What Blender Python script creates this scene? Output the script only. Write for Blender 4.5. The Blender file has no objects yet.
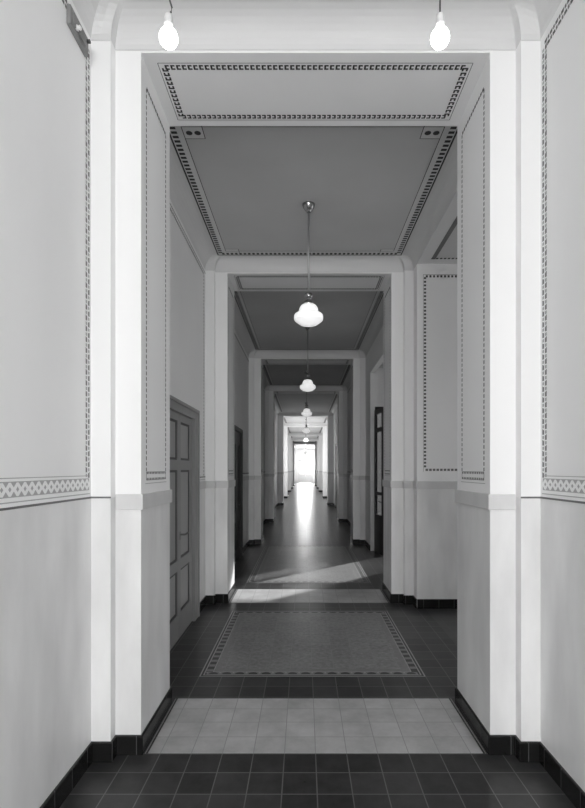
import bpy, bmesh, math, random
from mathutils import Vector
random.seed(7)
S = bpy.context.scene
COL = S.collection

# ------------------------------------------------------------------ camera
EYE = 1.65
cam_d = bpy.data.cameras.new('camera'); cam = bpy.data.objects.new('camera', cam_d); COL.objects.link(cam)
cam.location = (-0.067, 0.0, EYE); cam.rotation_euler = (math.pi/2, 0, 0)
cam_d.sensor_fit = 'HORIZONTAL'; cam_d.sensor_width = 36.0; cam_d.lens = 36.0*500/585
cam_d.shift_x = (292.5-304)/585; cam_d.shift_y = (469-404)/585
cam_d.clip_start = 0.05; cam_d.clip_end = 300
S.camera = cam

# ------------------------------------------------------------------ world, sun, daylight through seen and added openings
W = bpy.data.worlds.new('overcast_sky'); S.world = W; W.use_nodes = True
bg = W.node_tree.nodes['Background']; bg.inputs[0].default_value = (1, 1, 1, 1); bg.inputs[1].default_value = 1.6

def area(name, loc, rot, sx, sy, power):
    l = bpy.data.lights.new(name, 'AREA'); l.shape = 'RECTANGLE'; l.size = sx; l.size_y = sy; l.energy = power
    o = bpy.data.objects.new(name, l); o.location = loc; o.rotation_euler = rot; COL.objects.link(o); return o
H = math.pi/2
area('daylight_unseen_rear', (0, -8.12, 1.75), (H, 0, 0), 2.0, 2.1, 400)      # faces +y; front light through an invented, unseen window
area('daylight_end_door', (0, 62.8, 1.9), (-H, 0, 0), 1.6, 2.6, 900)          # faces -y
SIDE_POWER = (72, 42, 26, 70)
SIDE_WINDOWS = ((24.8, 27.5), (30.0, 34.5), (38.0, 41.0), (53.5, 61.0))
for (a, b), p in zip(SIDE_WINDOWS, SIDE_POWER):
    for s in (-1, 1):
        area('daylight_side_window', (s*1.62, (a+b)/2, 2.1), (0, s*H, 0), 2.3, b-a-.1, p)
NEAR_FILL = (-3.6, -.9)  # unseen openings added on both sides behind the camera, for ambient light
for s in (-1, 1):
    area('added_near_fill', (s*1.62, sum(NEAR_FILL)/2, 1.5), (0, s*H, 0), 1.5, 2.6, 140 if s > 0 else 85)
area('added_alcove_fill', (5.35, 5.4, 2.2), (0, H, 0), 2.2, .9, 15)  # added unseen source, set to brighten the left wall opposite
sun_d = bpy.data.lights.new('sun', 'SUN'); sun_d.energy = 8.0; sun_d.angle = math.radians(1.6)
sun = bpy.data.objects.new('sun', sun_d); COL.objects.link(sun)
el = math.radians(26.6)
sun.rotation_euler = Vector((-math.cos(el)/math.sqrt(2), -math.cos(el)/math.sqrt(2), -math.sin(el))).to_track_quat('-Z', 'Y').to_euler()
sun.location = (12, 22, 12)

S.view_settings.view_transform = 'Standard'; S.view_settings.look = 'None'
S.view_settings.gamma = 1.0; S.view_settings.use_curve_mapping = False
S.view_settings.exposure = -0.08
S.cycles.use_denoising = True
S.cycles.max_bounces = 10; S.cycles.diffuse_bounces = 8; S.cycles.transparent_max_bounces = 12
S.cycles.sample_clamp_indirect = 6.0

# ------------------------------------------------------------------ materials
def g(v): return (v, v, v, 1)
def new_mat(name):
    m = bpy.data.materials.new(name); m.use_nodes = True
    return m, m.node_tree, m.node_tree.nodes['Principled BSDF']
def paint(name, v, rough=.6, mottled=.06, scale=2.5, spec=.3, stretch=(1, 1, .45), bump=.02):
    m, t, b = new_mat(name)
    tc = t.nodes.new('ShaderNodeTexCoord'); mp = t.nodes.new('ShaderNodeMapping'); mp.inputs['Scale'].default_value = stretch
    n = t.nodes.new('ShaderNodeTexNoise'); n.inputs['Scale'].default_value = scale; n.inputs['Detail'].default_value = 6
    r = t.nodes.new('ShaderNodeValToRGB')
    r.color_ramp.elements[0].position = .3; r.color_ramp.elements[1].position = .7
    r.color_ramp.elements[0].color = g(v*(1-mottled)); r.color_ramp.elements[1].color = g(min(.95, v*(1+mottled)))
    t.links.new(tc.outputs['Object'], mp.inputs[0]); t.links.new(mp.outputs[0], n.inputs['Vector'])
    t.links.new(n.outputs['Fac'], r.inputs[0]); t.links.new(r.outputs[0], b.inputs['Base Color'])
    b.inputs['Roughness'].default_value = rough; b.inputs['Specular IOR Level'].default_value = spec
    if bump:
        n2 = t.nodes.new('ShaderNodeTexNoise'); n2.inputs['Scale'].default_value = 60
        bp = t.nodes.new('ShaderNodeBump'); bp.inputs['Strength'].default_value = bump; bp.inputs['Distance'].default_value = .01
        t.links.new(tc.outputs['Object'], n2.inputs['Vector']); t.links.new(n2.outputs['Fac'], bp.inputs['Height'])
        t.links.new(bp.outputs[0], b.inputs['Normal'])
    return m
def tile(name, base, joint, size=.18, ox=0., oy=0., jw=.008, var=.25, rough=.25, grain=.2, gscale=9, spec=.5, bump=.25, axes='xy'):
    m, t, b = new_mat(name); N = t.nodes; L = t.links
    tc = N.new('ShaderNodeTexCoord'); sp = N.new('ShaderNodeSeparateXYZ'); L.new(tc.outputs['Object'], sp.inputs[0])
    def mth(op, a, bb=None):
        k = N.new('ShaderNodeMath'); k.operation = op
        for i, q in enumerate((a, bb)):
            if q is None: continue
            if isinstance(q, (int, float)): k.inputs[i].default_value = q
            else: L.new(q, k.inputs[i])
        return k.outputs[0]
    if axes == 'xy': src = [(sp.outputs[0], ox), (sp.outputs[1], oy)]
    else: src = [(mth('ADD', sp.outputs[0], sp.outputs[1]), ox)]
    dist = []; cell = []
    for o, off in src:
        q = mth('DIVIDE', mth('SUBTRACT', o, off), size)
        fr = mth('FRACT', q)
        dist.append(mth('SUBTRACT', .5, mth('ABSOLUTE', mth('SUBTRACT', fr, .5))))
        cell.append(mth('FLOOR', q))
    dmin = mth('MINIMUM', dist[0], dist[1]) if len(dist) > 1 else dist[0]
    isj = mth('LESS_THAN', dmin, jw/size/2)
    cb = N.new('ShaderNodeCombineXYZ'); L.new(cell[0], cb.inputs[0])
    if len(cell) > 1: L.new(cell[1], cb.inputs[1])
    wn = N.new('ShaderNodeTexWhiteNoise'); wn.noise_dimensions = '3D'; L.new(cb.outputs[0], wn.inputs['Vector'])
    no = N.new('ShaderNodeTexNoise'); no.inputs['Scale'].default_value = gscale; no.inputs['Detail'].default_value = 8
    no.inputs['Roughness'].default_value = .65
    L.new(tc.outputs['Object'], no.inputs['Vector'])
    fac = mth('ADD', 1-var/2-grain, mth('ADD', mth('MULTIPLY', wn.outputs['Value'], var), mth('MULTIPLY', no.outputs['Fac'], 2*grain)))
    val = mth('MULTIPLY', fac, base)
    mx = N.new('ShaderNodeMix'); mx.data_type = 'FLOAT'
    L.new(isj, mx.inputs[0]); L.new(val, mx.inputs[2]); mx.inputs[3].default_value = joint
    cc = N.new('ShaderNodeCombineColor'); 
    for i in range(3): L.new(mx.outputs[0], cc.inputs[i])
    L.new(cc.outputs[0], b.inputs['Base Color'])
    b.inputs['Specular IOR Level'].default_value = spec
    L.new(mth('ADD', rough-.04, mth('MULTIPLY', no.outputs['Fac'], .08)), b.inputs['Roughness'])
    # every tile lies a hair out of level: tilt its normal a little
    geo = N.new('ShaderNodeNewGeometry')
    va = N.new('ShaderNodeVectorMath'); va.operation = 'SUBTRACT'; L.new(wn.outputs['Color'], va.inputs[0]); va.inputs[1].default_value = (.5, .5, .5)
    vs = N.new('ShaderNodeVectorMath'); vs.operation = 'SCALE'; L.new(va.outputs[0], vs.inputs[0]); vs.inputs['Scale'].default_value = .012*bump/.25
    vb = N.new('ShaderNodeVectorMath'); vb.operation = 'ADD'; L.new(vs.outputs[0], vb.inputs[0]); L.new(geo.outputs['Normal'], vb.inputs[1])
    bp = N.new('ShaderNodeBump'); bp.inputs['Strength'].default_value = bump*.3; bp.inputs['Distance'].default_value = .004
    L.new(no.outputs['Fac'], bp.inputs['Height']); L.new(vb.outputs[0], bp.inputs['Normal'])
    L.new(bp.outputs[0], b.inputs['Normal'])
    return m
def flat(name, v, rough=.5, metal=0., spec=.4, emit=0.):
    m, t, b = new_mat(name); b.inputs['Base Color'].default_value = g(v)
    b.inputs['Roughness'].default_value = rough; b.inputs['Metallic'].default_value = metal; b.inputs['Specular IOR Level'].default_value = spec
    if emit: b.inputs['Emission Color'].default_value = (1, 1, 1, 1); b.inputs['Emission Strength'].default_value = emit
    return m
def glass(name, tint, refl=.12):
    m = bpy.data.materials.new(name); m.use_nodes = True; t = m.node_tree; t.nodes.clear()
    o = t.nodes.new('ShaderNodeOutputMaterial'); tr = t.nodes.new('ShaderNodeBsdfTransparent'); tr.inputs[0].default_value = g(tint)
    gl = t.nodes.new('ShaderNodeBsdfGlossy'); gl.inputs['Roughness'].default_value = .03
    mx = t.nodes.new('ShaderNodeMixShader'); mx.inputs[0].default_value = refl
    t.links.new(tr.outputs[0], mx.inputs[1]); t.links.new(gl.outputs[0], mx.inputs[2]); t.links.new(mx.outputs[0], o.inputs[0])
    return m

M_WALL = paint('wall_paint', .87, .65, .03, 1.2)
M_PIER = paint('pier_paint', .87, .6, .02, 1.2)
M_DADO = paint('dado_paint', .76, .38, .10, 3.0, spec=.4, stretch=(1.6, 1.6, .5))
M_RAIL = paint('rail_paint', .62, .42, .07, 5.0, spec=.4)
M_CEIL = paint('ceiling_paint', .56, .7, .05, 1.1, stretch=(1, 1, 1))
M_COVE = paint('cove_paint', .68, .6, .02, 1.5, stretch=(1, 1, 1))
M_INK = flat('dark_stencil', .035, .6)
M_GREY = flat('grey_stencil', .16, .6)
M_CHAR = flat('charcoal_stencil', .09, .6)
M_MID = flat('pale_grey_stencil', .42, .6)
M_SKIRT = tile('skirting_tile', .011, .08, .18, .05, 0, .005, .4, .22, .3, 12, spec=.3, axes='sum', bump=.1)
M_FLOOR = tile('dark_floor_tile', .034, .13, .18, .0, 2.897, .006, .55, .29, .8, 9, spec=.29, bump=.10)
M_FLOOR2 = tile('alcove_floor_tile', .055, .08, .18, .0, 2.897, .005, .3, .3, .4, 14, spec=.34, bump=.08)
M_LIGHT = tile('pale_floor_tile', .44, .27, .18, .0, 2.897, .005, .16, .33, .5, 5, bump=.08)
M_CARPET = tile('speckled_floor_tile', .22, .26, .18, .0, 3.97, .004, .16, .30, .9, 26, spec=.32, bump=.10)
M_FLINE = flat('pale_inlay', .36, .4)
M_FDARK = flat('black_inlay', .018, .35)
M_FMID = tile('grey_inlay', .20, .20, .18, 0, 0, .002, .1, .35, .4, 25, bump=.1)
M_DOOR = paint('grey_door_paint', .28, .4, .05, 4, spec=.4)
M_DOORP = paint('grey_panel_paint', .35, .4, .05, 4, spec=.4)
M_DARKWOOD = paint('dark_door_paint', .045, .4, .1, 5)
M_CHROME = flat('chrome', .36, .2, 1.0)
M_BRASS = flat('dull_metal', .22, .35, .9)
M_ROD = flat('nickel_rod', .42, .45, .8)
M_OPAL = flat('opal_glass', .9, .25, 0, .5, .6)
M_BULB = flat('lit_bulb', .9, .3, 0, .5, 9.0)
M_PORC = flat('porcelain', .8, .3)
M_CORD = flat('cord', .08, .7)
M_GLASS = glass('pane_glass', .72)
M_CLEAR = glass('clear_glass', .92, .06)
M_FRAME = paint('white_frame_paint', .75, .4, .03, 4)
M_BOARD = paint('board_grey', .22, .6, .15, 8)
M_OUT = paint('courtyard_render', .30, .8, .1, 1.0)
M_GROUND = paint('courtyard_gravel', .35, .9, .15, 2.0, stretch=(1, 1, 1))

# ------------------------------------------------------------------ mesh helpers
class MB:
    def __init__(s): s.v = []; s.f = []; s.mi = []; s.mats = []; s.smooth = []
    def mat(s, m):
        if m not in s.mats: s.mats.append(m)
        return s.mats.index(m)
    def poly(s, pts, m, smooth=False):
        i = len(s.v); s.v += [tuple(p) for p in pts]; s.f.append(list(range(i, i+len(pts)))); s.mi.append(s.mat(m)); s.smooth.append(smooth)
    def box(s, x0, x1, y0, y1, z0, z1, m):
        i = len(s.v)
        s.v += [(x0, y0, z0), (x1, y0, z0), (x1, y1, z0), (x0, y1, z0), (x0, y0, z1), (x1, y0, z1), (x1, y1, z1), (x0, y1, z1)]
        k = s.mat(m)
        for q in ((0, 3, 2, 1), (4, 5, 6, 7), (0, 1, 5, 4), (1, 2, 6, 5), (2, 3, 7, 6), (3, 0, 4, 7)):
            s.f.append([i+a for a in q]); s.mi.append(k); s.smooth.append(False)
    def prism(s, plan, levels, mats):
        """plan: list of (x,y) anticlockwise; levels: z list; mats: one per interval"""
        n = len(plan); i = len(s.v)
        for z in levels: s.v += [(x, y, z) for x, y in plan]
        for l in range(len(levels)-1):
            k = s.mat(mats[l])
            for a in range(n):
                b = (a+1) % n
                s.f.append([i+l*n+a, i+l*n+b, i+(l+1)*n+b, i+(l+1)*n+a]); s.mi.append(k); s.smooth.append(False)
        s.f.append([i+a for a in reversed(range(n))]); s.mi.append(s.mat(mats[0])); s.smooth.append(False)
        t = i+(len(levels)-1)*n
        s.f.append([t+a for a in range(n)]); s.mi.append(s.mat(mats[-1])); s.smooth.append(False)
    def lathe(s, prof, m, seg=32, c=(0, 0, 0)):
        i = len(s.v); n = len(prof); k = s.mat(m)
        for r, z in prof:
            for a in range(seg):
                t = 2*math.pi*a/seg; s.v.append((c[0]+r*math.cos(t), c[1]+r*math.sin(t), c[2]+z))
        for l in range(n-1):
            for a in range(seg):
                b = (a+1) % seg
                s.f.append([i+l*seg+a, i+l*seg+b, i+(l+1)*seg+b, i+(l+1)*seg+a]); s.mi.append(k); s.smooth.append(True)
        s.f.append([i+a for a in reversed(range(seg))]); s.mi.append(k); s.smooth.append(False)
        s.f.append([i+(n-1)*seg+a for a in range(seg)]); s.mi.append(k); s.smooth.append(False)
    def tube(s, pts, r, m, seg=10):
        pts = [Vector(p) for p in pts]; i = len(s.v); k = s.mat(m)
        for j, p in enumerate(pts):
            d = (pts[min(j+1, len(pts)-1)]-pts[max(j-1, 0)]).normalized()
            up = Vector((0, 0, 1)) if abs(d.z) < .9 else Vector((1, 0, 0))
            a = d.cross(up).normalized(); b = a.cross(d)
            for q in range(seg):
                t = 2*math.pi*q/seg; s.v.append(tuple(p+a*(r*math.cos(t))+b*(r*math.sin(t))))
        for l in range(len(pts)-1):
            for q in range(seg):
                w = (q+1) % seg
                s.f.append([i+l*seg+q, i+l*seg+w, i+(l+1)*seg+w, i+(l+1)*seg+q]); s.mi.append(k); s.smooth.append(True)
        s.f.append([i+q for q in range(seg)]); s.mi.append(k); s.smooth.append(False)
        e = i+(len(pts)-1)*seg
        s.f.append([e+q for q in reversed(range(seg))]); s.mi.append(k); s.smooth.append(False)
    def build(s, name, parent=None, bevel=0, origin=None, fix=False):
        me = bpy.data.meshes.new(name)
        off = Vector(origin) if origin else Vector((0, 0, 0))
        me.from_pydata([tuple(Vector(p)-off) for p in s.v], [], s.f)
        for m in s.mats: me.materials.append(m)
        for p, k, sm in zip(me.polygons, s.mi, s.smooth): p.material_index = k; p.use_smooth = sm
        me.update()
        if fix:
            bm = bmesh.new(); bm.from_mesh(me); bmesh.ops.recalc_face_normals(bm, faces=bm.faces); bm.to_mesh(me); bm.free()
        o = bpy.data.objects.new(name, me); COL.objects.link(o); o.location = off
        if parent: o.parent = parent
        if bevel:
            b = o.modifiers.new('bevel', 'BEVEL'); b.width = bevel; b.segments = 2; b.limit_method = 'ANGLE'; b.angle_limit = math.radians(40)
        return o
def struct(o, label=None, cat=None):
    o['kind'] = 'structure'
    if label: o['label'] = label
    if cat: o['category'] = cat
    return o
def empty(name, loc=(0, 0, 0)):
    o = bpy.data.objects.new(name, None); COL.objects.link(o); o.location = loc; o.empty_display_size = .1; return o

class Plane:
    """draws stencilled marks a hair in front of a flat face: P(u,v) = o + u*U + v*V"""
    def __init__(s, mb, o, U, V, n, lift=.0012):
        s.mb = mb; s.o = Vector(o); s.U = Vector(U); s.V = Vector(V); s.n = Vector(n); s.lift = lift
        s.flip = s.U.cross(s.V).dot(s.n) < 0
    def p(s, u, v): return s.o+s.U*u+s.V*v+s.n*s.lift
    def poly(s, uv, m):
        q = [s.p(u, v) for u, v in uv]
        if s.flip: q.reverse()
        s.mb.poly(q, m)
    def rect(s, u0, u1, v0, v1, m): s.poly([(u0, v0), (u1, v0), (u1, v1), (u0, v1)], m)
    def strip(s, u0, v0, u1, v1, w, m):
        d = Vector((u1-u0, v1-v0)).normalized(); q = Vector((-d.y, d.x))*w/2
        s.poly([(u0-q.x, v0-q.y), (u1-q.x, v1-q.y), (u1+q.x, v1+q.y), (u0+q.x, v0+q.y)], m)
    def run(s, u0, v0, u1, v1, fn, period):
        """calls fn(local->uv, k) for every repeat along the line"""
        d = Vector((u1-u0, v1-v0)); Ln = d.length; d.normalize(); q = Vector((-d.y, d.x))
        n = max(1, round(Ln/period)); st = Ln/n
        for k in range(n):
            fn(lambda a, b, k=k: (u0+d.x*(k*st+a*st)+q.x*b, v0+d.y*(k*st+a*st)+q.y*b), k)
    def dashes(s, u0, v0, u1, v1, period, frac, w, m):
        def fn(T, k): s.poly([T(.5-frac/2, -w/2), T(.5+frac/2, -w/2), T(.5+frac/2, w/2), T(.5-frac/2, w/2)], m)
        s.run(u0, v0, u1, v1, fn, period)
    def brackets(s, u0, v0, u1, v1, m, period=.034, w=.036):
        """row of square C marks"""
        def fn(T, k):
            for a0, a1, b0, b1 in ((.1, .85, w/2-.011, w/2), (.1, .85, -w/2, -w/2+.011), (.1, .42, -w/2+.011, w/2-.011)):
                s.poly([T(a0, b0), T(a1, b0), T(a1, b1), T(a0, b1)], m)
        s.run(u0, v0, u1, v1, fn, period)
    def chain(s, u0, v0, u1, v1, m, m2, period=.05, w=.042):
        def fn(T, k):
            s.poly([T(.02, -w/2), T(.55, -w/2), T(.42, -w*.12), T(.02, -w*.12)], m)
            s.poly([T(.52, w*.12), T(.92, w*.12), T(1.05, w/2), T(.52, w/2)], m)
            s.poly([T(.1, w*.1), T(.4, w*.1), T(.4, w/2), T(.1, w/2)], m2)
            s.poly([T(.62, -w/2), T(.9, -w/2), T(.9, -w*.1), T(.62, -w*.1)], m2)
        s.run(u0, v0, u1, v1, fn, period)
    def lattice(s, u0, v0, u1, v1, m, m2, period=.056, w=.058):
        h = w/2
        def fn(T, k):
            s.poly([T(.0, -h), T(.36, -h), T(.0, -h*.28)], m); s.poly([T(.64, -h), T(1., -h), T(1., -h*.28)], m)
            s.poly([T(.0, h*.28), T(.36, h), T(.0, h)], m); s.poly([T(1., h*.28), T(1., h), T(.64, h)], m)
            s.poly([T(.3, 0), T(.5, -h*.4), T(.7, 0), T(.5, h*.4)], m2)
        s.run(u0, v0, u1, v1, fn, period)
        s.strip(u0, v0-h-.002, u1, v1-h-.002, .004, m2); s.strip(u0, v0+h+.002, u1, v1+h+.002, .004, m2)

# ------------------------------------------------------------------ setting: dimensions
HW = 1.011; XI = 1.16; XW = 1.27; STEP = .07; TH = .62
ZS = 4.062; ZC = 4.078; ZT = 4.23; ZTOP = 4.45; ZD = 1.49
RAIL0, RAIL1 = 1.415, 1.505
FR = [2.897, 6.165, 10.95, 15.48, 22.7, 28.24, 36.1, 42.0, 48.5]
ARCH = [(f, f+TH) for f in FR]
YB, YE = -8.0, 62.0
ALC = (3.78, 5.92, 5.0)        # side alcove: y range, far x
VES = (7.94, 10.08, 3.75, 3.59) # side vestibule: y range, far x, head height
XT = 1.362

# floor ------------------------------------------------------------
mb = MB(); mb.box(-XT, XT, YB-.2, YE+.2, -.12, 0, M_FLOOR)
floor = struct(mb.build('floor'), 'dark glossy square-tiled corridor floor', 'floor')
def pale_panel(i):
    f, r = ARCH[i]
    m = MB(); m.box(-.972, .972, f+.005, r+.075, -.01, .0015, M_LIGHT)
    P = Plane(m, (0, 0, .0), (1, 0, 0), (0, 1, 0), (0, 0, 1), .0013)
    for s in (-1, 1): P.rect(min(s*.984, s*.990), max(s*.984, s*.990), f, r+.075, M_FLINE)
    o = m.build('threshold_panel', floor); o['label'] = 'pale square tiles laid under the archway'; return o
for i in (0, 1): pale_panel(i)
def carpet(y0, y1, x=.9):
    m = MB(); m.box(-x, x, y0, y1, -.01, .001, M_FDARK)
    P = Plane(m, (0, 0, .001), (1, 0, 0), (0, 1, 0), (0, 0, 1), .0004)
    Q = Plane(m, (0, 0, .001), (1, 0, 0), (0, 1, 0), (0, 0, 1), .0008)
    def frame(i0, i1, mt, pl=P):
        pl.rect(-x+i0, x-i0, y0+i0, y0+i1, mt); pl.rect(-x+i0, x-i0, y1-i1, y1-i0, mt)
        pl.rect(-x+i0, -x+i1, y0+i1, y1-i1, mt); pl.rect(x-i1, x-i0, y0+i1, y1-i1, mt)
    frame(0, .010, M_FLINE); frame(.026, .036, M_FLINE)
    frame(.092, .100, M_FLINE)
    P.rect(-x+.10, x-.10, y0+.10, y1-.10, M_CARPET)
    frame(.108, .150, M_FMID, Q)
    # egg-shaped marks along both ends, rungs along both sides
    b = .064
    def eggs(T, k):
        Q.poly([T(.5+.36*math.cos(a*math.pi/8), -.016+.038*math.sin(a*math.pi/8)) for a in range(9)], M_FDARK)
        Q.poly([T(-.1, .022), T(.0, -.004), T(.1, .022)], M_FLINE)
    for y, sg in ((y0, 1), (y1, -1)): P.rect(-x+.05, x-.05, *sorted((y+sg*.038, y+sg*.090)), M_FMID)
    Q.run(-x+.05, y0+b, x-.05, y0+b, eggs, .105); Q.run(x-.05, y1-b, -x+.05, y1-b, eggs, .105)
    def rungs(T, k): Q.poly([T(.55, -.026), T(1., -.026), T(1., .026), T(.55, .026)], M_FMID)
    Q.run(x-b, y0+.1, x-b, y1-.1, rungs, .1); Q.run(-x+b, y1-.1, -x+b, y0+.1, rungs, .1)
    o = m.build('tile_carpet', floor); o['label'] = 'mosaic tile carpet with a patterned border'; return o
carpet(3.97, 5.81); carpet(7.24, 10.72)

# walls -------------------------------------------------------------
def wall_seg(m, side, y0, y1, z0=0., z1=ZTOP):
    x0, x1 = (-XT, -XW) if side < 0 else (XW, XT)
    if z0 < ZD < z1:
        m.prism([(x0, y0), (x1, y0), (x1, y1), (x0, y1)], [z0, ZD, z1], [M_DADO, M_WALL])
    else:
        m.box(x0, x1, y0, y1, z0, z1, M_WALL if z0 >= ZD else M_DADO)
def wall_line(m, side, y0, y1):
    x0, x1 = (-XW, -XW+.004) if side < 0 else (XW-.004, XW)
    m.box(x0, x1, y0, y1, ZD-.006, ZD+.004, M_GREY)
def wall_plane(m, side):
    s = side
    return Plane(m, (s*XW, 0, 0), (0, 1, 0), (0, 0, 1), (-s, 0, 0))

DOOR1 = (4.28, 5.417, 2.19)       # left double door, clear opening
DOOR2 = (8.36, 9.50, 2.33)
wl = MB(); wr = MB()
# openings: (y0, y1, z0, z1)
def wall(m, side, openings):
    y = YB-.2
    for (a, b, z0, z1) in sorted(openings):
        wall_seg(m, side, y, a)
        if z0 > 0: wall_seg(m, side, a, b, 0, z0)
        wall_seg(m, side, a, b, z1, ZTOP)
        y = b
    wall_seg(m, side, y, YE+.2)
sidew = [(a, b, .9, 3.3) for a, b in SIDE_WINDOWS] + [(NEAR_FILL[0], NEAR_FILL[1], .72, 2.3)]  # the near pair is cut only for the added ambient light
DOORR = (19.6, 20.9, 2.6)
wall(wl, -1, [(DOOR1[0]-.02, DOOR1[1]+.02, 0, DOOR1[2]+.02), (DOOR2[0]-.02, DOOR2[1]+.02, 0, DOOR2[2]+.02)] + sidew)
wall(wr, 1, [(ALC[0], ALC[1], 0, ZC), (VES[0], VES[1], 0, VES[3]), (DOORR[0]-.02, DOORR[1]+.02, 0, DOORR[2]+.02)] + sidew)
for a, b in ((YB, NEAR_FILL[0]), (NEAR_FILL[1], FR[0]-STEP)): wall_line(wl, -1, a, b); wall_line(wr, 1, a, b)
for m, s in ((wl, -1), (wr, 1)):
    P = wall_plane(m, s)
    yA = FR[0]-STEP
    # painted panel of the first bay
    P.chain(yA-.05, 1.60, yA-.05, 4.0, M_GREY, M_MID, .06, .05)
    P.chain(yA-.05, 4.0, -.5, 4.0, M_CHAR, M_GREY, .06, .05)
    P.lattice(-.5, 1.565, yA-.03, 1.565, M_MID, M_MID)
    P.strip(-.5, 1.612, yA-.03, 1.612, .004, M_MID); P.strip(-.5, 1.512, yA-.02, 1.512, .005, M_MID)
# second bay, left: dotted edge by the pier, frieze under the cove, strip over the dado
P = wall_plane(wl, -1)
b0, b1 = ARCH[0][1]+STEP, FR[1]-STEP
P.dashes(b1-.10, 1.56, b1-.10, 3.98, .042, .55, .028, M_GREY)
P.dashes(b0+.1, 3.99, b1-.10, 3.99, .042, .6, .03, M_GREY)
P.strip(b0, 4.03, b1, 4.03, .01, M_GREY)
db = DOOR1[1]+.2; P.strip(db, 1.555, b1, 1.555, .012, M_GREY); P.strip(db, 1.525, b1, 1.525, .006, M_MID)
for b in (1, 2):
    c0, c1 = ARCH[b][1]+STEP, FR[b+1]-STEP
    P.strip(c0, 3.99, c1, 3.99, .02, M_GREY); P.strip(c0 if b > 1 else DOOR2[1]+.07, 1.56, c1, 1.56, .02, M_GREY)
    R = wall_plane(wr, 1)
    if b == 2: R.strip(c0, 3.99, c1, 3.99, .02, M_GREY); R.strip(c0, 1.56, c1, 1.56, .02, M_GREY)
struct(wl.build('wall_left'), 'long left corridor wall, pale above a grey dado', 'wall')
struct(wr.build('wall_right'), 'long right corridor wall, pale above a grey dado', 'wall')
# rail on the side walls of the later bays
def rail_bars(side, spans):
    m = MB()
    for a, b in spans:
        x0, x1 = (-XW-.005, -XW+.012) if side < 0 else (XW-.012, XW+.005)
        m.box(x0, x1, a, b, RAIL0, RAIL1, M_RAIL)
    return m
def gaps(span, cuts):
    a, b = span; out = []
    for c, d in sorted(cuts):
        if d <= a or c >= b: continue
        if c > a: out.append((a, c))
        a = max(a, d)
    if a < b: out.append((a, b))
    return out
spL = []; spR = []; skL = []; skR = []
cutL = [(DOOR1[0]-.2, DOOR1[1]+.2), (DOOR2[0]-.15, DOOR2[1]+.15)]
cutR = [(ALC[0], ALC[1]), (VES[0], VES[1]), (DOORR[0]-.12, DOORR[1]+.12)]
edges = [YB] + [v for f, r in ARCH for v in (f-STEP, r+STEP)] + [YE]
for k in range(0, len(edges), 2):
    sp = (edges[k]+.001, edges[k+1]-.001)
    skL += gaps(sp, cutL); skR += gaps(sp, cutR)
    if k: spL += gaps(sp, cutL+list(SIDE_WINDOWS)); spR += gaps(sp, cutR+list(SIDE_WINDOWS))
struct(rail_bars(-1, spL).build('trim_1'), 'grey dado rail along the left wall', 'rail')
struct(rail_bars(1, spR).build('trim_2'), 'grey dado rail along the right wall', 'rail')
def skirting(side, spans):
    m = MB()
    for a, b in spans:
        x0, x1 = (-XW-.005, -XW+.014) if side < 0 else (XW-.014, XW+.005)
        m.box(x0, x1, a, b, -.003, .11, M_SKIRT)
    return m
struct(skirting(-1, skL).build('baseboard_left', bevel=.006), 'black tiled skirting along the left wall', 'skirting')
struct(skirting(1, skR).build('baseboard_right', bevel=.006), 'black tiled skirting along the right wall', 'skirting')

# back wall behind the camera, with a window invented for the front light
mb = MB()
for x0, x1, z0, z1 in ((-XT, -1.05, 0, ZTOP), (1.05, XT, 0, ZTOP), (-1.05, 1.05, 0, .7), (-1.05, 1.05, 3.9, ZTOP)):
    mb.box(x0, x1, YB-.2, YB, z0, z1, M_WALL)
struct(mb.build('wall_back'), 'wall behind the viewer, cut for the added window', 'wall')
mb = MB()
for x in (-1.05, -.03, .99): mb.box(x, x+.06, YB-.14, YB-.08, .7, 3.9, M_FRAME)
for z in (.7, 2.9, 3.84): mb.box(-.99, .99, YB-.138, YB-.082, z, z+.06, M_FRAME)
w1 = struct(mb.build('window_1'), 'unseen tall window added behind the viewer for the front light', 'window')

# end wall and the bright glazed end door
mb = MB(); DW = .93; DH = 3.30
for x0, x1, z0, z1 in ((-XT, -DW+.12, 0, ZTOP), (DW+.12, XT, 0, ZTOP), (-DW+.12, DW+.12, DH, ZTOP)):
    mb.box(x0, x1, YE, YE+.3, z0, z1, M_WALL)
struct(mb.build('wall_end'), 'far end wall of the corridor round the bright glazed door', 'wall')
ed = struct(empty('door_3', (.12, YE+.15, 0)), 'bright glazed double door at the far end of the corridor', 'door')
def loc_build(m, name, par): 
    o = m.build(name); o.parent = par; return o
m = MB()
for x0, x1, z0, z1 in ((-DW, -DW+.07, 0, DH), (DW-.07, DW, 0, DH), (-DW+.07, DW-.07, DH-.08, DH), (-DW+.07, DW-.07, 2.70, 2.78)):
    m.box(x0, x1, -.06, .06, z0, z1, M_FRAME)
loc_build(m, 'door_frame', ed)
for s in (-1, 1):
    m = MB(); a, b = sorted((s*.005, s*.86))
    for x0, x1, z0, z1 in ((a, a+.09, 0, 2.7), (b-.09, b, 0, 2.7), (a+.09, b-.09, 0, .12), (a+.09, b-.09, .88, 1.0), (a+.09, b-.09, 2.6, 2.7)):
        m.box(x0, x1, -.025, .025, z0, z1, M_FRAME)
    m.box(a+.09, b-.09, -.012, .012, .12, .88, M_FRAME)
    lf = loc_build(m, 'door_leaf', ed)
    m = MB(); m.box(a+.09, b-.09, -.004, .004, 1.0, 2.6, M_CLEAR); p = loc_build(m, 'pane', lf)
m = MB(); m.box(-DW+.07, DW-.07, -.004, .004, 2.78, DH-.08, M_CLEAR); loc_build(m, 'transom_pane', ed)

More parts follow.
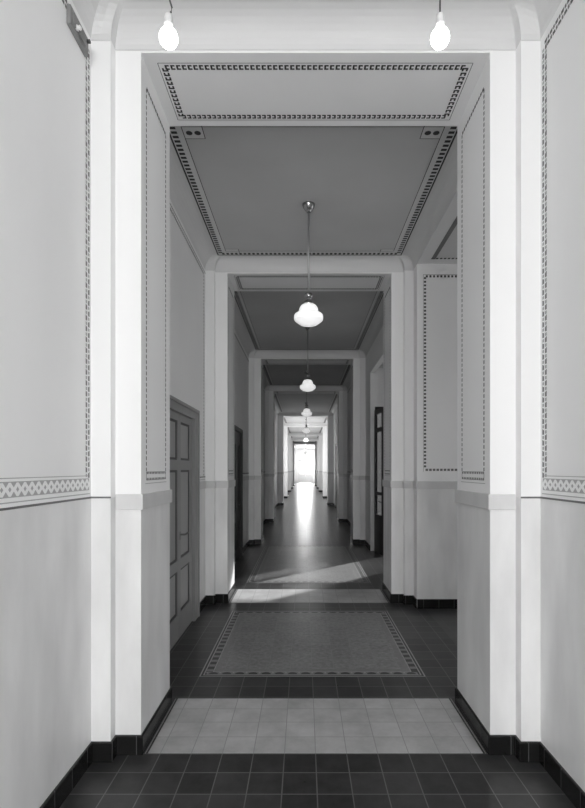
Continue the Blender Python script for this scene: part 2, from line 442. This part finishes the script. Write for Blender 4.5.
# ceilings with coves -------------------------------------------------
def ceiling(y0, y1, first, last, detail, label):
    """y0,y1: inner faces of the arches at either end (or the end walls)"""
    m = MB()
    QX = 1.112; q0 = y0+.13; q1 = y1-(.17 if first else .13)
    m.box(-XT, XT, y0-.02, y1+.02, ZT+.001, ZTOP, M_CEIL)
    def endpath(yin, sgn, q):
        # from left wall to right wall along one end; sgn=+1: arch lies at larger y
        o = yin-sgn*STEP
        rr = .07
        L = [((-XW, o), (-QX, q-sgn*rr)), ((-XW+.055, o), (-QX+rr*.3, q-sgn*rr*.3)), ((-XI, o), (-QX+rr*.75, q-sgn*rr*.04)),
             ((-XI, yin), (-QX+rr*1.1, q)), ((-HW, yin), (-HW, q)), ((0, yin), (0, q))]
        return L+[((-a, b), (-c, d)) for (a, b), (c, d) in reversed(L[:-1])]
    far = endpath(y1, 1, q1); near = [p for p in reversed(endpath(y0, -1, q0))]
    # anticlockwise seen from below not needed: closed loop, left side joins near end to far end
    loop = far+near
    n = len(loop); SEG = 8
    rings = []
    for k in range(SEG+1):
        t = k/SEG*math.pi/2
        a = 1-math.cos(t); z = ZC+(ZT-ZC)*math.sin(t)
        rings.append([(p[0]+(q[0]-p[0])*a, p[1]+(q[1]-p[1])*a, z) for p, q in loop])
    base = len(m.v); km = m.mat(M_COVE)
    for r in rings: m.v += r
    for k in range(SEG):
        for a in range(n):
            b = (a+1) % n
            m.f.append([base+k*n+b, base+k*n+a, base+(k+1)*n+a, base+(k+1)*n+b]); m.mi.append(km); m.smooth.append(False)
    # flat field: light margin and dark field
    fld = [(x, y) for x, y, z in rings[-1]]
    m.poly([(x, y, ZT) for x, y in fld], M_CEIL)
    P = Plane(m, (0, 0, ZT), (1, 0, 0), (0, 1, 0), (0, 0, -1), .0015)
    Q = Plane(m, (0, 0, ZT), (1, 0, 0), (0, 1, 0), (0, 0, -1), .0028)
    e = .004
    xs, ya, yb = QX-e, q0+e, q1-e
    def frame(i0, i1, mt, pl):
        pl.rect(-xs+i0, xs-i0, ya+i0, ya+i1, mt); pl.rect(-xs+i0, xs-i0, yb-i1, yb-i0, mt)
        pl.rect(-xs+i0, -xs+i1, ya+i1, yb-i1, mt); pl.rect(xs-i1, xs-i0, ya+i1, yb-i1, mt)
    if detail:
        frame(0, .115, M_COVE, P); frame(0, .014, M_INK, Q); frame(.112, .118, M_INK, Q)
        c = .045
        if detail > 1:
            for args in ((-xs+c, ya+.05, -xs+c, yb-.05), (xs-c, ya+.05, xs-c, yb-.05), (-xs+.05, ya+c, xs-.05, ya+c), (-xs+.05, yb-c, xs-.05, yb-c)):
                Q.dashes(*args, .052, .56, .046, M_INK)
        else: frame(.022, .068, M_GREY, Q)
        # corner tabs with three rosettes
        for sx in (-1, 1):
            for (yy, sy, dp) in ((ya, 1, .25), (yb, -1, .17)):
                x0 = sx*xs; 
                def rc(u0, u1, v0, v1, mt, pl): pl.rect(*sorted((x0-sx*u0, x0-sx*u1)), *sorted((yy+sy*v0, yy+sy*v1)), mt)
                rc(.115, .27, .115, dp, M_COVE, P); rc(.268, .274, 0, dp, M_INK, Q); rc(.115, .27, dp-.002, dp+.004, M_INK, Q)
                for u in (.16, .225) if sy > 0 else ():
                    cx, cy = x0-sx*u, yy+sy*(dp*.74)
                    Q.poly([(cx+.026*math.cos(t*math.pi/4), cy+.026*math.sin(t*math.pi/4)) for t in range(8)], M_INK)
    else:
        frame(0, .09, M_GREY, P)
    return struct(m.build('ceiling'), label, 'ceiling')
ends = [YB] + [v for f, r in ARCH for v in (f, r)] + [YE]
names = ['nearest bay', 'bay with the nearest pendant lamp', 'bay with the second pendant lamp', 'third lamp bay', 'fourth lamp bay', 'bright side-lit bay', 'sixth lamp bay', 'seventh lamp bay', 'eighth lamp bay', 'last bay before the end door']
for k in range(0, len(ends), 2):
    i = k//2
    ceiling(ends[k], ends[k+1], k == 0, i == 9, 2 if i < 3 else (1 if i < 5 else 0), 'coved ceiling with dark field over the '+names[i])

# arches -------------------------------------------------------------
def jamb(f, r, side, o=0., xin=HW, step=STEP):
    p = [(-XT+.03, f-step-o), (-XI+o, f-step-o), (-XI+o, f-o), (-xin+o, f-o), (-xin+o, r+o), (-XI+o, r+o), (-XI+o, r+step+o), (-XT+.03, r+step+o)]
    if side > 0: p = [(-x, y) for x, y in reversed(p)]
    return p
for i, (f, r) in enumerate(ARCH):
    m = MB()
    for s in (-1, 1):
        m.prism(jamb(f, r, s), [0, RAIL0 if i else ZD-.002, ZTOP-.01], [M_DADO, M_PIER])
    m.box(-HW-.001, HW+.001, f, r, ZS, ZTOP-.01, M_PIER)
    if i < 4:
        D = M_CHAR
        for s in (-1, 1):
            P = Plane(m, (s*HW, 0, 0), (0, 1, 0), (0, 0, 1), (-s, 0, 0))
            u0, u1 = f+.095, r-.11
            per = .034 if i == 0 else .04
            for u in (u0, u1): P.dashes(u, 1.63, u, 3.93, per, .66, .015, D)
            P.dashes(u0, 3.93, u1, 3.93, per, .75, .02, D)
            P.dashes(u0, 1.625, u1, 1.625, .032, .55, .012, D); P.dashes(u0, 1.59, u1, 1.59, .032, .55, .012, D)
            for v in (1.632, 1.583): P.strip(u0, v, u1, v, .003, M_GREY)
            for u in (u0, u1): P.strip(u, 1.583, u, 1.632, .006, M_INK)
            P.strip(u0-.02, 1.563, u1+.02, 1.563, .004, M_MID)
        P = Plane(m, (0, 0, ZS), (1, 0, 0), (0, 1, 0), (0, 0, -1))
        x, a, b = .905, f+.105, r-.095
        for l in ((-x, a, x, a), (x, a, x, b), (x, b, -x, b), (-x, b, -x, a)): P.brackets(*l, M_INK)
        q = .032
        for l in ((-x-q, a-q, x+q, a-q), (x+q, a-q, x+q, b+q), (x+q, b+q, -x-q, b+q), (-x-q, b+q, -x-q, a-q)): P.strip(*l, .004, M_GREY)
    lab = ['nearest and largest stepped archway framing the corridor', 'second stepped archway beyond the nearest pendant lamp', 'third stepped archway along the corridor', 'fourth stepped archway along the corridor', 'fifth stepped archway, darkest face', 'sixth archway with bright face', 'seventh archway with bright face', 'eighth archway, far off', 'ninth archway, next to the end door'][i]
    for s in (-1, 1):
        for y, d in ((f, -1), (r, 1)):
            a, b = sorted((s*XI, s*XW)); c, e = sorted((y+d*STEP, y+d*(STEP+.004))); m.box(a, b, c, e, ZC-.009, ZC-.001, M_RAIL)
    for y, d in ((f, -1), (r, 1)):
        c, e = sorted((y, y+d*.004)); m.box(-XI, XI, c, e, ZC-.004, ZC+.004, M_RAIL)
    ar = struct(m.build('trim_%d' % (i+3), bevel=.007), lab, 'archway')
    m = MB(); k = MB()
    for s in (-1, 1):
        if i == 0:
            a, b = sorted((s*(HW-.014), s*(XI-.006)))
            m.box(a, b, f-.014, r+.014, RAIL0, RAIL1, M_RAIL)
            c, d = sorted((s*(XI-.002), s*(XW-.001))); m.box(c, d, f-STEP-.004, f-STEP+.002, ZD-.006, ZD+.004, M_GREY)
        else:
            m.prism(jamb(f, r, s, .013), [RAIL0, RAIL1], [M_RAIL])
        k.prism(jamb(f, r, s, .014), [-.003, .11], [M_SKIRT])
    o = m.build('dado_rail', ar, bevel=.004); o['label'] = 'grey dado rail round the piers'
    o = k.build('skirting', ar, bevel=.006); o['label'] = 'black glazed tile skirting'

# alcove on the right of the second bay --------------------------------
y0, y1, xf = ALC
m = MB()
m.prism([(XT-.02, y1), (xf, y1), (xf, y1+.16), (XT-.02, y1+.16)], [0, RAIL0, ZC+.1], [M_DADO, M_WALL])
# the same plaster face carried across the end of the corridor wall
m.prism([(XW+.001, y1-.002), (XT, y1-.002), (XT, y1+.05), (XW+.001, y1+.05)], [0, RAIL0, ZC-.001], [M_DADO, M_WALL])
P = Plane(m, (0, y1-.002, 0), (1, 0, 0), (0, 0, 1), (0, -1, 0))
xa, xb = XW+.095, xf-.15
P.dashes(xa, 1.66, xa, 3.93, .043, .55, .026, M_CHAR); P.dashes(xa, 3.93, xb, 3.93, .043, .55, .026, M_CHAR)
P.dashes(xa, 1.64, xb, 1.64, .043, .7, .026, M_GREY); P.strip(xa-.02, 3.95, xb, 3.95, .004, M_GREY); P.strip(xa-.018, 1.62, xa-.018, 3.95, .003, M_GREY)
struct(m.build('wall_alcove_far'), 'wall of the side alcove facing the viewer, with dotted painted panel', 'wall')
m = MB(); m.box(XW+.002, xf, y1-.014, y1+.01, RAIL0, RAIL1, M_RAIL); struct(m.build('trim_12', bevel=.003), 'grey dado rail in the side alcove', 'rail')
m = MB(); m.box(XW+.002, xf, y1-.016, y1+.01, -.003, .11, M_SKIRT); struct(m.build('baseboard_alcove', bevel=.006), 'black skirting in the side alcove', 'skirting')
m = MB(); m.prism([(XT-.02, y0-.16), (xf, y0-.16), (xf, y0), (XT-.02, y0)], [0, RAIL0, ZC+.1], [M_DADO, M_WALL])
struct(m.build('wall_alcove_near'), 'near wall of the side alcove', 'wall')
m = MB()
for a, b, lo, hi in ((y0-.16, 4.93, 0, ZC+.1), (5.87, y1+.16, 0, ZC+.1)): m.prism([(xf, a), (xf+.16, a), (xf+.16, b), (xf, b)], [lo, RAIL0, hi], [M_DADO, M_WALL])
m.box(xf, xf+.16, 4.93, 5.87, 0, 1.1, M_DADO); m.box(xf, xf+.16, 4.93, 5.87, 3.3, ZC+.1, M_WALL)  # opening added so the alcove fill light can enter
struct(m.build('wall_alcove_side'), 'side wall at the back of the alcove', 'wall')
m = MB(); m.box(XT, xf, y0-.1, y1+.1, ZC, ZC+.2, M_COVE); m.box(XW+.0005, XT+.001, y0+.001, y1-.003, ZC-.0005, ZC+.05, M_COVE)
P = Plane(m, (0, 0, ZC-.0005), (1, 0, 0), (0, 1, 0), (0, 0, -1))
xa, xb, ya, yb = XW+.13, xf-.12, y0+.1, y1-.14
P.rect(xa, xb, ya, yb, M_CEIL)
Q = Plane(m, (0, 0, ZC-.0005), (1, 0, 0), (0, 1, 0), (0, 0, -1), .0026)
Q.rect(xa, xa+.05, ya, yb, M_GREY); Q.dashes(xa, yb-.02, xb, yb-.02, .045, .6, .035, M_INK)
struct(m.build('ceiling_alcove'), 'lower ceiling of the side alcove with dark painted field', 'ceiling')
m = MB(); m.box(XT-.001, xf, y0, y1, -.12, -.0005, M_FLOOR2)
struct(m.build('floor_alcove'), 'dark tiled floor of the side alcove', 'floor')

# vestibule on the right of the third bay, open to the courtyard --------------
y0, y1, xf, zh = VES
DX0, DX1, DXM, DZ = 1.357, 3.52, 2.03, 2.83
m = MB()
YV = y1+.02
def vw(x0, x1, z0, z1):
    if z0 < RAIL0: m.prism([(x0, YV), (x1, YV), (x1, YV+.18), (x0, YV+.18)], [z0, RAIL0, z1], [M_DADO, M_WALL])
    else: m.box(x0, x1, YV, YV+.18, z0, z1, M_WALL)
m.prism([(XW+.001, y1-.002), (XW+.085, y1-.002), (XW+.085, y1+.05), (XW+.001, y1+.05)], [0, RAIL0, zh-.001], [M_DADO, M_WALL])
vw(DX1, xf, 0, 3.75); vw(XW+.085, DX1, DZ+.08, 3.75)
struct(m.build('wall_vestibule_far'), 'white wall of the side vestibule round the glazed courtyard door', 'wall')
m = None
m = MB(); m.prism([(XT-.02, y0-.3), (xf, y0-.3), (xf, y0-.14), (XT-.02, y0-.14)], [0, RAIL0, 3.75], [M_DADO, M_WALL]); struct(m.build('wall_vestibule_near'), 'near wall of the side vestibule', 'wall')
m = MB(); m.prism([(xf, y0-.3), (xf+.16, y0-.3), (xf+.16, YV+.18), (xf, YV+.18)], [0, RAIL0, 3.75], [M_DADO, M_WALL]); struct(m.build('wall_vestibule_side'), 'side wall of the vestibule', 'wall')
m = MB(); m.box(XT-.02, xf+.16, y0-.3, YV+.18, 3.75, 3.95, M_COVE)
for q, z in ((.06, 3.69), (.12, 3.72)): m.box(XT, xf, YV-q, YV, z, 3.75, M_COVE)
struct(m.build('ceiling_vestibule'), 'ceiling of the side vestibule', 'ceiling')
m = MB(); m.box(XT-.001, xf, y0-.14, YV+.18, -.12, -.0005, M_FLOOR); struct(m.build('floor_vestibule'), 'dark tiled floor of the side vestibule', 'floor')
gd = struct(empty('door_4', (0, YV, 0)), 'dark framed glazed door standing open in the right-hand side vestibule', 'door')
m = MB(); fx = XW+.085
m.box(fx, fx+.06, .02, .14, 0, DZ+.08, M_DARKWOOD); m.box(DX1-.06, DX1, .02, .14, 0, DZ+.08, M_DARKWOOD); m.box(fx+.06, DX1-.06, .02, .14, DZ, DZ+.08, M_DARKWOOD)
loc_build(m, 'door_frame', gd)
def glazed_leaf(hx, hy, ang, w, handle):
    """hinged at (hx, hy), local x runs from the hinge to the free edge"""
    m = MB(); t = .02
    for x0, x1, z0, z1 in ((0, .10, .006, DZ), (w-.11, w, .006, DZ), (.10, w-.11, .006, .75), (.10, w-.11, 1.14, 1.20), (.10, w-.11, 2.38, 2.46), (.10, w-.11, DZ-.09, DZ)):
        m.box(x0, x1, -t, t, z0, z1, M_DARKWOOD)
    lf = loc_build(m, 'door_leaf', gd); lf.location = (hx, hy, 0); lf.rotation_euler = (0, 0, ang)
    for z0, z1 in ((.75, 1.14), (1.20, 2.38), (2.46, DZ-.09)):
        q = MB(); q.box(.10, w-.11, -.003, .003, z0, z1, M_GLASS); loc_build(q, 'pane', lf)
    q = MB(); x = w-.05
    q.tube([(x, -t, 1.02), (x, -t-.045, 1.02), (x-.10, -t-.045, 1.02)], .009, M_CHROME); loc_build(q, 'door_handle', lf)
glazed_leaf(fx+.012, -.005, math.radians(-82), .62, 1)
glazed_leaf(DX1-.03, -.03, math.radians(-93), .62, 1)

# courtyard outside
m = MB(); m.box(XT+.02, 60, -12, 90, -.35, -.13, M_GROUND); struct(m.build('ground_courtyard'), 'pale courtyard ground outside the side door', 'ground')
m = MB(); m.box(1.6, 22, 20.5, 20.9, -.3, 5.6, M_OUT); struct(m.build('wall_courtyard'), 'shaded courtyard wall seen through the glazed side door', 'wall')
m = MB(); m.box(-60, 60, YE+.4, 110, -.35, -.13, M_GROUND); struct(m.build('ground_end'), 'bright ground outside the end door', 'ground')

m = MB(); m.box(4.0, 4.3, -9, 3.4, -.3, 6.5, M_OUT); struct(m.build('wall_sun_block'), 'wall added to keep the sun out of the near openings', 'wall')  # unseen block, put up to stop the sun reaching the near bay
m = MB(); m.box(6.0, 6.3, 26, 64, -.3, 8.0, M_OUT); struct(m.build('wall_sun_block_far'), 'wall added to keep the sun out of the far side windows', 'wall')  # second added block, shields the far right-hand openings from direct sun
# panelled door on the left of the second bay ------------------------------
def panel_door(name, y0, y1, h, mats, label, levels, fw, fh):
    mf, mp = mats
    d = struct(empty(name, (-XW, (y0+y1)/2, 0)), label, 'door')
    hw = (y1-y0)/2
    m = MB()
    # casing: flat board with a raised outer bead
    for a, b, z0, z1 in ((-hw-fw, -hw, 0, h+fh), (hw, hw+fw, 0, h+fh), (-hw, hw, h, h+fh)):
        m.box(-.06, .022, a, b, z0, z1, mf)
    m.box(-.02, .034, -hw-fw-.004, -hw-fw+.03, 0, h+fh+.004, mf); m.box(-.02, .034, hw+fw-.03, hw+fw+.004, 0, h+fh+.004, mf); m.box(-.02, .034, -hw-fw+.03, hw+fw-.03, h+fh-.026, h+fh+.004, mf)
    fr = loc_build(m, 'door_frame', d); 
    for s in (-1, 1):
        a, b = sorted((s*.003, s*(hw-.004)))
        st_out, st_in = .115, .06
        p0, p1 = (a+st_in, b-st_out) if s > 0 else (a+st_out, b-st_in)
        m = MB(); X0, X1 = -.05, -.008
        m.box(X0, X1, a, p0, .006, h-.004, mf); m.box(X0, X1, p1, b, .006, h-.004, mf)
        zs = [.006]+[z for lv in levels for z in lv]+[h-.004]
        for k in range(0, len(zs), 2): m.box(X0, X1, p0, p1, zs[k], zs[k+1], mf)
        lf = loc_build(m, 'door_leaf', d)
        for (z0, z1) in levels:
            q = MB(); q.box(-.04, -.022, p0, p1, z0, z1, mp)
            e = .022   # ovolo moulding round the panel, proud of the panel
            for c0, c1, e0, e1 in ((p0, p0+e, z0, z1), (p1-e, p1, z0, z1), (p0+e, p1-e, z0, z0+e), (p0+e, p1-e, z1-e, z1)):
                q.box(-.03, -.016, c0, c1, e0, e1, M_DARKWOOD)
            pn = loc_build(q, 'door_panel', lf)
        if s > 0:
            q = MB(); z = 1.01; y = a+.035
            q.box(-.01, -.003, y-.018, y+.018, z-.05, z+.03, M_BRASS)
            hd = loc_build(q, 'handle_plate', lf)
            q = MB(); q.tube([(-.004, y, z), (.035, y, z), (.042, y+.012, z), (.042, y+.115, z+.004)], .010, M_BRASS)
            loc_build(q, 'door_handle', lf)
    return d
panel_door('door_1', DOOR1[0], DOOR1[1], DOOR1[2], (M_DOOR, M_DOORP), 'grey panelled double door in the left wall beside the nearest pendant lamp',
           [(.246, .67), (.77, 1.64), (1.737, 2.115)], .19, .105)
panel_door('door_2', DOOR2[0], DOOR2[1], DOOR2[2], (M_DARKWOOD, M_DARKWOOD), 'dark door in the left wall of the bay beyond the second archway',
           [(.2, .7), (.85, 2.1)], .06, .06)
m = MB(); a, b, h = DOORR
m.box(XW-.02, XW+.06, a-.1, a, 0, h+.1, M_DARKWOOD); m.box(XW-.02, XW+.06, b, b+.1, 0, h+.1, M_DARKWOOD); m.box(XW-.02, XW+.06, a, b, h, h+.1, M_DARKWOOD)
d5 = struct(m.build('door_5'), 'dark door in the right wall far along the corridor', 'door')
m = MB(); m.box(XW+.01, XW+.05, a+.003, b-.003, .006, h-.003, M_DARKWOOD); m.build('door_leaf', d5)

# ------------------------------------------------------------------ things: pendant lamps
PROF = [(.012, 0), (.03, .003), (.052, .009), (.084, .018), (.106, .034), (.128, .051), (.138, .061), (.1415, .071), (.1415, .098), (.138, .109), (.128, .118), (.110, .126), (.099, .134), (.095, .144), (.093, .160), (.087, .179), (.076, .196), (.060, .208), (.046, .215)]
def make_lamp(label, y, x=.0):
    z0 = 3.04
    t = empty('pendant_lamp', (x, y, z0)); t['label'] = label; t['category'] = 'lamp'; t['group'] = 'pendant lamps down the corridor'
    m = MB(); m.lathe(PROF, M_OPAL, 40); o = m.build('glass_shade', t); o['label'] = 'white opal glass shade'
    m = MB(); m.lathe([(.047, .208), (.050, .214), (.050, .236), (.040, .246), (.02, .252), (.018, .262), (.034, .272), (.041, .288), (.041, .302), (.033, .318), (.016, .328), (.010, .336)], M_CHROME, 24)
    for k in range(3):
        a = k*2.094+.5; m.tube([(.046*math.cos(a), .046*math.sin(a), .225), (.066*math.cos(a), .066*math.sin(a), .225)], .005, M_CHROME, 8)
    m.build('shade_holder', t)
    m = MB(); m.lathe([(.0100, .33), (.0100, ZT-.06-z0)], M_ROD, 12); m.build('rod', t)
    m = MB(); m.lathe([(.012, ZT-.085-z0), (.022, ZT-.082-z0), (.024, ZT-.068-z0), (.036, ZT-.06-z0), (.052, ZT-.038-z0), (.062, ZT-.012-z0), (.063, ZT-.004-z0)], M_CHROME, 28)
    m.build('canopy', t)
    return t
proto = None
mids = [(ARCH[i][1]+FR[i+1])/2 for i in range(8)] + [(ARCH[8][1]+YE)/2]
LBL = ['largest and nearest white glass pendant lamp on a long rod below the ceiling', 'second pendant lamp from the front, beyond the second archway', 'third pendant lamp from the front, hanging below the third archway',
       'fourth pendant lamp from the front, against the bright archway', 'fifth pendant lamp, small, just below the fourth', 'sixth pendant lamp, tiny, above the bright end door',
       'seventh pendant lamp, tiny, far down the corridor', 'eighth pendant lamp, a speck above the end door', 'farthest pendant lamp, right by the end door']
mids[0] = 4.87; mids[1] = 9.0; mids[2] = 13.3
for i, y in enumerate(mids):
    xx = (-.022, 0, .005, .02, .03, .04, .05, .05, .05)[i]
    if proto is None: proto = make_lamp(LBL[0], y, xx)
    else:
        c = proto.copy(); COL.objects.link(c); c.location = (xx, y, proto.location.z); c['label'] = LBL[i]
        for ch in list(proto.children):
            d = ch.copy(); COL.objects.link(d); d.parent = c

# ------------------------------------------------------------------ things: two bare bulbs in front of the nearest arch
def bulb(x, label, bend):
    y = 2.4; z = 3.665
    t = empty('bare_bulb', (x, y, z)); t['label'] = label; t['category'] = 'light bulb'; t['group'] = 'bare bulbs hanging in front of the nearest archway'
    m = MB(); m.lathe([(.006, .012), (.02, .015), (.034, .024), (.042, .039), (.0445, .054), (.042, .069), (.034, .084), (.025, .094), (.018, .102), (.0165, .112)], M_BULB, 28)
    o = m.build('glass_bulb', t)
    m = MB(); m.lathe([(.0165, .108), (.021, .112), (.0225, .122), (.018, .128), (.020, .150), (.017, .164), (.008, .172)], M_PORC, 20); o = m.build('socket', t); o['label'] = 'white porcelain socket'
    m = MB(); m.tube([(0, 0, .168), (bend*.012, 0, .178), (bend*.016, 0, .20), (bend*.004, 0, .24), (0, 0, .32), (0, 0, ZT-z-.02)], .004, M_CORD, 8); m.build('cord', t)
    m = MB(); m.lathe([(.012, ZT-z-.03), (.035, ZT-z-.018), (.04, ZT-z-.003)], M_PORC, 20); m.build('ceiling_rose', t)
    return t
bulb(-.717, 'lit bare bulb on the left, hanging in front of the nearest archway', 1)
bulb(.586, 'lit bare bulb on the right, hanging in front of the nearest archway', 0)

# wiring board high on the left wall
t = empty('wiring_board', (-XW, 2.635, 3.905)); t['label'] = 'small grey wiring board high on the left wall at the cove'; t['category'] = 'wiring board'
m = MB(); m.box(.0, .022, -.105, .105, 0, .10, M_BOARD); m.build('backboard', t, bevel=.003)
m = MB(); m.box(.022, .03, -.08, .06, .02, .08, M_BOARD); m.build('cover', t, bevel=.003)
m = MB(); m.lathe([(.012, 0), (.015, .008), (.009, .014), (.013, .022), (.006, .028)], M_PORC, 16)
o = m.build('insulator', t); o.location = (.022, -.045, .03); o.rotation_euler = (0, H, 0); o['label'] = 'white porcelain knob'
m = MB(); m.lathe([(.010, 0), (.010, .016)], M_CORD, 14); o = m.build('cable_gland', t); o.location = (.022, .09, .075); o.rotation_euler = (0, H, 0)
